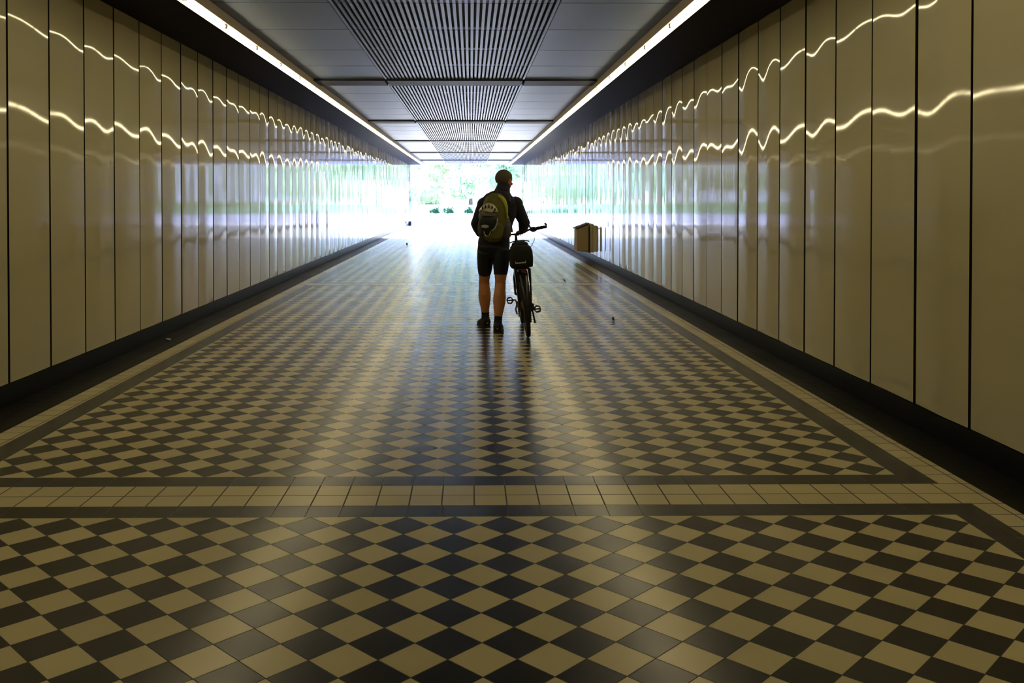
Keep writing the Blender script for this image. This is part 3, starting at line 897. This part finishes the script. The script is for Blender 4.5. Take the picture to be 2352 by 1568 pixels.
LEAN = math.radians(-5.2)
bike = empty('bicycle', (0.600, 9.67, 0.0), (0, LEAN, 0))
tag(bike, 'black city bicycle being pushed on the man\'s right, leaning towards him', 'bicycle')
WR = 0.345
def wheel(y, name):
    m = MB(); m.ring((0, 0, 0), WR - 0.022, 0.022, seg=64, sub=10)
    wl = empty(name, (0, y, WR)); wl.parent = bike
    m.build('tyre', M_RUB, wl)
    MB().ring((0, 0, 0), WR - 0.052, 0.011, seg=64, sub=8).build('rim', M_ALU, wl)
    MB().tube([(-0.048, 0, 0), (-0.03, 0, 0), (0.03, 0, 0), (0.048, 0, 0)], 0.018, 12).build('hub', M_ALU, wl)
    m = MB()
    for k in range(28):
        a = 2 * PI * k / 28
        sx = 0.03 if k % 2 else -0.03
        b = a + (0.35 if (k // 2) % 2 else -0.35)
        m.tube([(sx, 0.018 * math.cos(b), 0.018 * math.sin(b)), (0, (WR - 0.055) * math.cos(a), (WR - 0.055) * math.sin(a))], 0.0013, 5)
    m.build('spokes', M_ALU, wl)
wheel(0.0, 'rear_wheel'); wheel(1.05, 'front_wheel')
BB, ST, HT, HBt = Vector((0, 0.44, 0.29)), Vector((0, 0.26, 0.78)), Vector((0, 0.82, 0.86)), Vector((0, 0.875, 0.70))
m = MB()
m.tube([BB, ST], 0.017, 12); m.tube([ST + Vector((0, 0.01, -0.03)), HT + Vector((0, 0.01, -0.03))], 0.016, 12); m.tube([BB, HBt], 0.020, 12)
m.tube([HT, HBt], 0.020, 12)
m.tube([BB - Vector((0.036, 0, 0)), BB + Vector((0.036, 0, 0))], 0.022, 14)
for sx in (-1, 1):
    m.tube([BB + Vector((sx * 0.02, 0, 0)), (sx * 0.045, 0.25, 0.32), (sx * 0.062, 0, WR)], 0.010, 10)
    m.tube([ST + Vector((sx * 0.015, 0, -0.05)), (sx * 0.045, 0.12, 0.56), (sx * 0.062, 0, WR)], 0.009, 10)
m.build('frame', M_FRAME, bike)
m = MB()
for sx in (-1, 1): m.tube([HBt + Vector((sx * 0.03, 0.01, -0.02)), (sx * 0.056, 0.93, 0.55), (sx * 0.054, 1.05, WR)], 0.012, 10)
m.tube([HBt + Vector((-0.045, 0.006, -0.02)), HBt + Vector((0.045, 0.006, -0.02))], 0.018, 10)
m.build('fork', M_FRAME, bike)
MB().tube([ST, ST + Vector((0, -0.06, 0.16))], 0.0135, 10).build('seat_post', M_ALU, bike)
MB().loft([((0, 0.06, 0.955), 0.05, 0.02), ((0, 0.08, 0.965), 0.082, 0.026), ((0, 0.14, 0.965), 0.082, 0.028), ((0, 0.22, 0.960), 0.045, 0.026), ((0, 0.31, 0.958), 0.020, 0.022), ((0, 0.335, 0.955), 0.01, 0.012)], 18, up=(0, 0, 1)).build('saddle', M_RUB, bike)
# steering
m = MB()
m.tube([HT + Vector((0, 0, -0.02)), HT + Vector((0, -0.055, 0.15)), HT + Vector((0, -0.035, 0.185))], 0.016, 12)
m.build('stem', M_FRAME, bike)
HBp = Vector((0, 0.79, 1.045))
hb = MB()
def bar(sx): return [HBp + Vector((sx * x, y, z)) for x, y, z in ((0, 0, 0), (0.05, 0, 0.0), (0.10, 0.0, 0.012), (0.15, -0.01, 0.036), (0.20, -0.02, 0.044), (0.30, -0.045, 0.052), (0.345, -0.055, 0.054))]
hb.tube(bar(-1)[::-1] + bar(1)[1:], 0.0125, 12)
hbo = hb.build('handlebar', M_FRAME, bike)
for sx in (-1, 1):
    pts = bar(sx)
    MB().tube([lerp(pts[4], pts[5], 0.35), pts[5], pts[6]], 0.0175, 14).build('grip', M_GRIP, hbo)
    e0 = pts[6] + Vector((sx * -0.005, 0, 0))
    MB().tube([e0 - Vector((0, 0, 0.012)), e0 + Vector((sx * 0.006, 0.01, 0.01)), e0 + Vector((sx * 0.010, 0.045, 0.024)), e0 + Vector((sx * 0.002, 0.075, 0.034))], 0.0125, 12).build('bar_end', M_GRIP, hbo)
    m = MB()
    c = pts[4]
    m.box(c.x - 0.034, c.x + 0.034, c.y - 0.022, c.y + 0.030, c.z - 0.036, c.z + 0.020, bevel=0.010)
    m.tube([c + Vector((-sx * 0.03, 0.0, 0.0)), c + Vector((-sx * 0.036, 0.015, 0.045))], 0.008, 8)
    m.build('shifter', M_GRIP, hbo)
    MB().loft([(c + Vector((0, 0.03, -0.006)), 0.008, 0.006), (c + Vector((sx * 0.04, 0.045, -0.014)), 0.008, 0.005), (c + Vector((sx * 0.115, 0.035, -0.006)), 0.007, 0.005)], 8).build('brake_lever', M_ALU, hbo)
m = MB()
c = bar(1)[4]
m.tube([c + Vector((-0.01, 0.03, -0.02)), c + Vector((0.015, 0.07, -0.07)), c + Vector((0.005, 0.08, -0.14)), c + Vector((-0.05, 0.06, -0.22)), c + Vector((-0.15, 0.05, -0.28))], 0.0032, 8)
c = bar(-1)[4]
m.tube([c + Vector((0.01, 0.03, -0.02)), c + Vector((0.03, 0.08, -0.07)), c + Vector((0.10, 0.08, -0.15)), c + Vector((0.18, 0.06, -0.26))], 0.0032, 8)
m.build('brake_cable', M_GRIP, bike)
# drive train (chain side faces the man)
cr = MB()
cr.ring(BB + Vector((-0.046, 0, 0)), 0.085, 0.006, seg=40, sub=6)
for k in range(5):
    a = 2 * PI * k / 5
    cr.tube([BB + Vector((-0.046, 0, 0)), BB + Vector((-0.046, 0.082 * math.cos(a), 0.082 * math.sin(a)))], 0.006, 6)
cr.tube([BB + Vector((-0.05, 0, 0)), BB + Vector((0.05, 0, 0))], 0.011, 10)
cro = cr.build('chainring', M_FRAME, bike)
for sx, dy, dz in ((-1, 0.165, 0.040), (1, -0.165, -0.040)):
    p0 = BB + Vector((sx * 0.058, 0, 0)); p1 = BB + Vector((sx * 0.078, dy, dz))
    ca = MB().loft([(p0, 0.013, 0.010), (p1, 0.011, 0.009)], 10).build('crank', M_ALU, cro)
    q = p1 + Vector((sx * 0.006, 0, 0))
    m = MB()
    m.tube([q, q + Vector((sx * 0.082, 0, 0))], 0.008, 8)
    # cage hanging upright: diamond ends joined by two rails
    for yy in (-0.042, 0.042):
        m.tube([q + Vector((sx * xx, yy * k, zz)) for xx, zz, k in ((0.016, 0, 1), (0.040, 0.034, 0.7), (0.078, 0.026, 0.8), (0.084, 0, 1), (0.078, -0.026, 0.8), (0.040, -0.034, 0.7))], 0.006, 6, closed=True)
    for xx, zz in ((0.040, 0.034), (0.078, 0.026), (0.078, -0.026), (0.040, -0.034)):
        m.tube([q + Vector((sx * xx, -0.032, zz)), q + Vector((sx * xx, 0.032, zz))], 0.006, 6)
    m.build('pedal', M_FRAME, cro)
m = MB()
for r_, k in ((0.030, 0), (0.036, 1), (0.043, 2)):
    m.ring((-0.030 - 0.006 * (2 - k), 0, WR), r_, 0.004, seg=28, sub=6)
m.build('sprockets', M_ALU, bike)
m = MB()
for dz in (0.085, -0.085):
    m.tube([BB + Vector((-0.046, 0, dz)), (-0.040, 0.0, WR + dz * 0.45)], 0.0045, 6)
m.build('chain', M_FRAME, bike)
m = MB()
m.box(-0.078, -0.048, -0.030, 0.020, WR - 0.075, WR - 0.015, bevel=0.008)
m.tube([(-0.062, 0.0, WR - 0.05), (-0.085, 0.01, WR - 0.10), (-0.072, 0.025, WR - 0.155)], 0.010, 8)
m.tube([(-0.056, 0.01, WR - 0.07), (-0.052, 0.03, WR - 0.15)], 0.008, 8)
m.ring((-0.056, 0.03, WR - 0.165), 0.020, 0.006, seg=20, sub=6)
m.ring((-0.056, 0.035, WR - 0.085), 0.018, 0.006, seg=20, sub=6)
o = m.build('rear_derailleur', M_ALU, bike); o.location = (-0.020, 0, 0.055)
m = MB()
m.tube([(0.050, 0.08, 0.33), (0.075, 0.05, 0.24), (0.082, 0.02, 0.155)], 0.010, 8)
m.box(0.070, 0.096, -0.005, 0.045, 0.140, 0.158, bevel=0.004)
m.box(0.040, 0.090, 0.02, 0.07, 0.265, 0.345, bevel=0.008)
m.build('kickstand', M_FRAME, bike)
# mudguards
def guard(y, a0, a1, nm):
    m = MB(); n = 20; rows = []
    R = WR + 0.022
    for i in range(n + 1):
        a = math.radians(a0 + (a1 - a0) * i / n)
        row = []
        for j in range(7):
            u = (j - 3) / 3
            rr = R - 0.016 * u * u
            hw = 0.058 - 0.026 * i / n if y == 0.0 else 0.034
            row.append(m.bm.verts.new((hw * u, y + rr * math.cos(a), WR + rr * math.sin(a))))
        rows.append(row)
    for i in range(n):
        for j in range(6):
            m.bm.faces.new((rows[i][j], rows[i][j + 1], rows[i + 1][j + 1], rows[i + 1][j])).smooth = True
    o = m.build(nm, M_FRAME, bike)
    sd = o.modifiers.new('s', 'SOLIDIFY'); sd.thickness = 0.003
guard(0.0, 35, 205, 'rear_mudguard'); guard(1.05, 15, 165, 'front_mudguard')
# carrier with its side plates
m = MB()
for sx in (-1, 1):
    m.tube([(sx * 0.062, 0.0, WR + 0.01), (sx * 0.072, -0.04, 0.55), (sx * 0.070, -0.10, 0.722)], 0.008, 8)
    m.tube([(sx * 0.062, 0.0, WR + 0.01), (sx * 0.074, 0.06, 0.55), (sx * 0.070, 0.12, 0.722)], 0.008, 8)
    m.tube([(sx * 0.060, -0.16, 0.722), (sx * 0.060, 0.24, 0.722)], 0.008, 8)
for yy in (-0.16, -0.05, 0.07, 0.19): m.tube([(-0.060, yy, 0.722), (0.060, yy, 0.722)], 0.006, 8)
ro = m.build('carrier', M_FRAME, bike)
for sx in (-1, 1):
    q = MB()
    pl = [(-0.115, 0.715), (0.15, 0.715), (0.06, 0.40), (-0.05, 0.40)]
    a_ = [q.bm.verts.new((sx * (0.078 if z > 0.6 else 0.066), y, z)) for y, z in pl]
    b_ = [q.bm.verts.new((sx * (0.084 if z > 0.6 else 0.072), y, z)) for y, z in pl]
    q.bm.faces.new(a_); q.bm.faces.new(b_[::-1])
    for k in range(4): q.bm.faces.new((a_[k], a_[(k + 1) % 4], b_[(k + 1) % 4], b_[k]))
    q.build('side_plate', M_FRAME, ro)
MB().box(-0.022, 0.022, -0.185, -0.168, 0.690, 0.722, bevel=0.005).build('rear_reflector', M_RED, ro)
MB().box(0.012, 0.032, -0.135, -0.122, 0.58, 0.69, bevel=0.004).build('yellow_tag', M_YEL, ro)

bag = empty('carrier_bag', (0.600 + 0.73 * math.sin(LEAN), 9.67, 0.732 * math.cos(LEAN)), (0, LEAN, 0))
tag(bag, 'black trunk bag with a pale reflective strip on the bicycle carrier', 'bag')
MB().loft([((-0.005, 0.03, 0.0), 0.105, 0.155), ((-0.005, 0.03, 0.012), 0.118, 0.165), ((0.0, 0.03, 0.10), 0.122, 0.168), ((0.004, 0.03, 0.17), 0.117, 0.162), ((0.006, 0.03, 0.215), 0.100, 0.148), ((0.008, 0.03, 0.235), 0.075, 0.12)], 30, power=4.5, up=(0, 1, 0)).build('bag_body', M_BAG, bag)
MB().loft([((0.0, 0.05, 0.228), 0.088, 0.11), ((0.0, 0.05, 0.25), 0.080, 0.10), ((0.0, 0.05, 0.265), 0.055, 0.07)], 24, power=3.5, up=(0, 1, 0)).build('bag_lid', M_BAG, bag)
m = MB()
m.box(-0.070, 0.038, -0.1395, -0.132, 0.050, 0.062); m.box(-0.070, -0.064, -0.1395, -0.132, 0.062, 0.075); m.box(0.032, 0.038, -0.1395, -0.132, 0.062, 0.075)
m.build('reflective_strip', M_REFL, bag)
MB().tube([(0.10 * math.cos(t) , 0.05, 0.255 + 0.02 * math.sin(t)) for t in [PI * k / 10 for k in range(11)]], 0.006, 8).build('bag_handle', M_BLKN, bag)
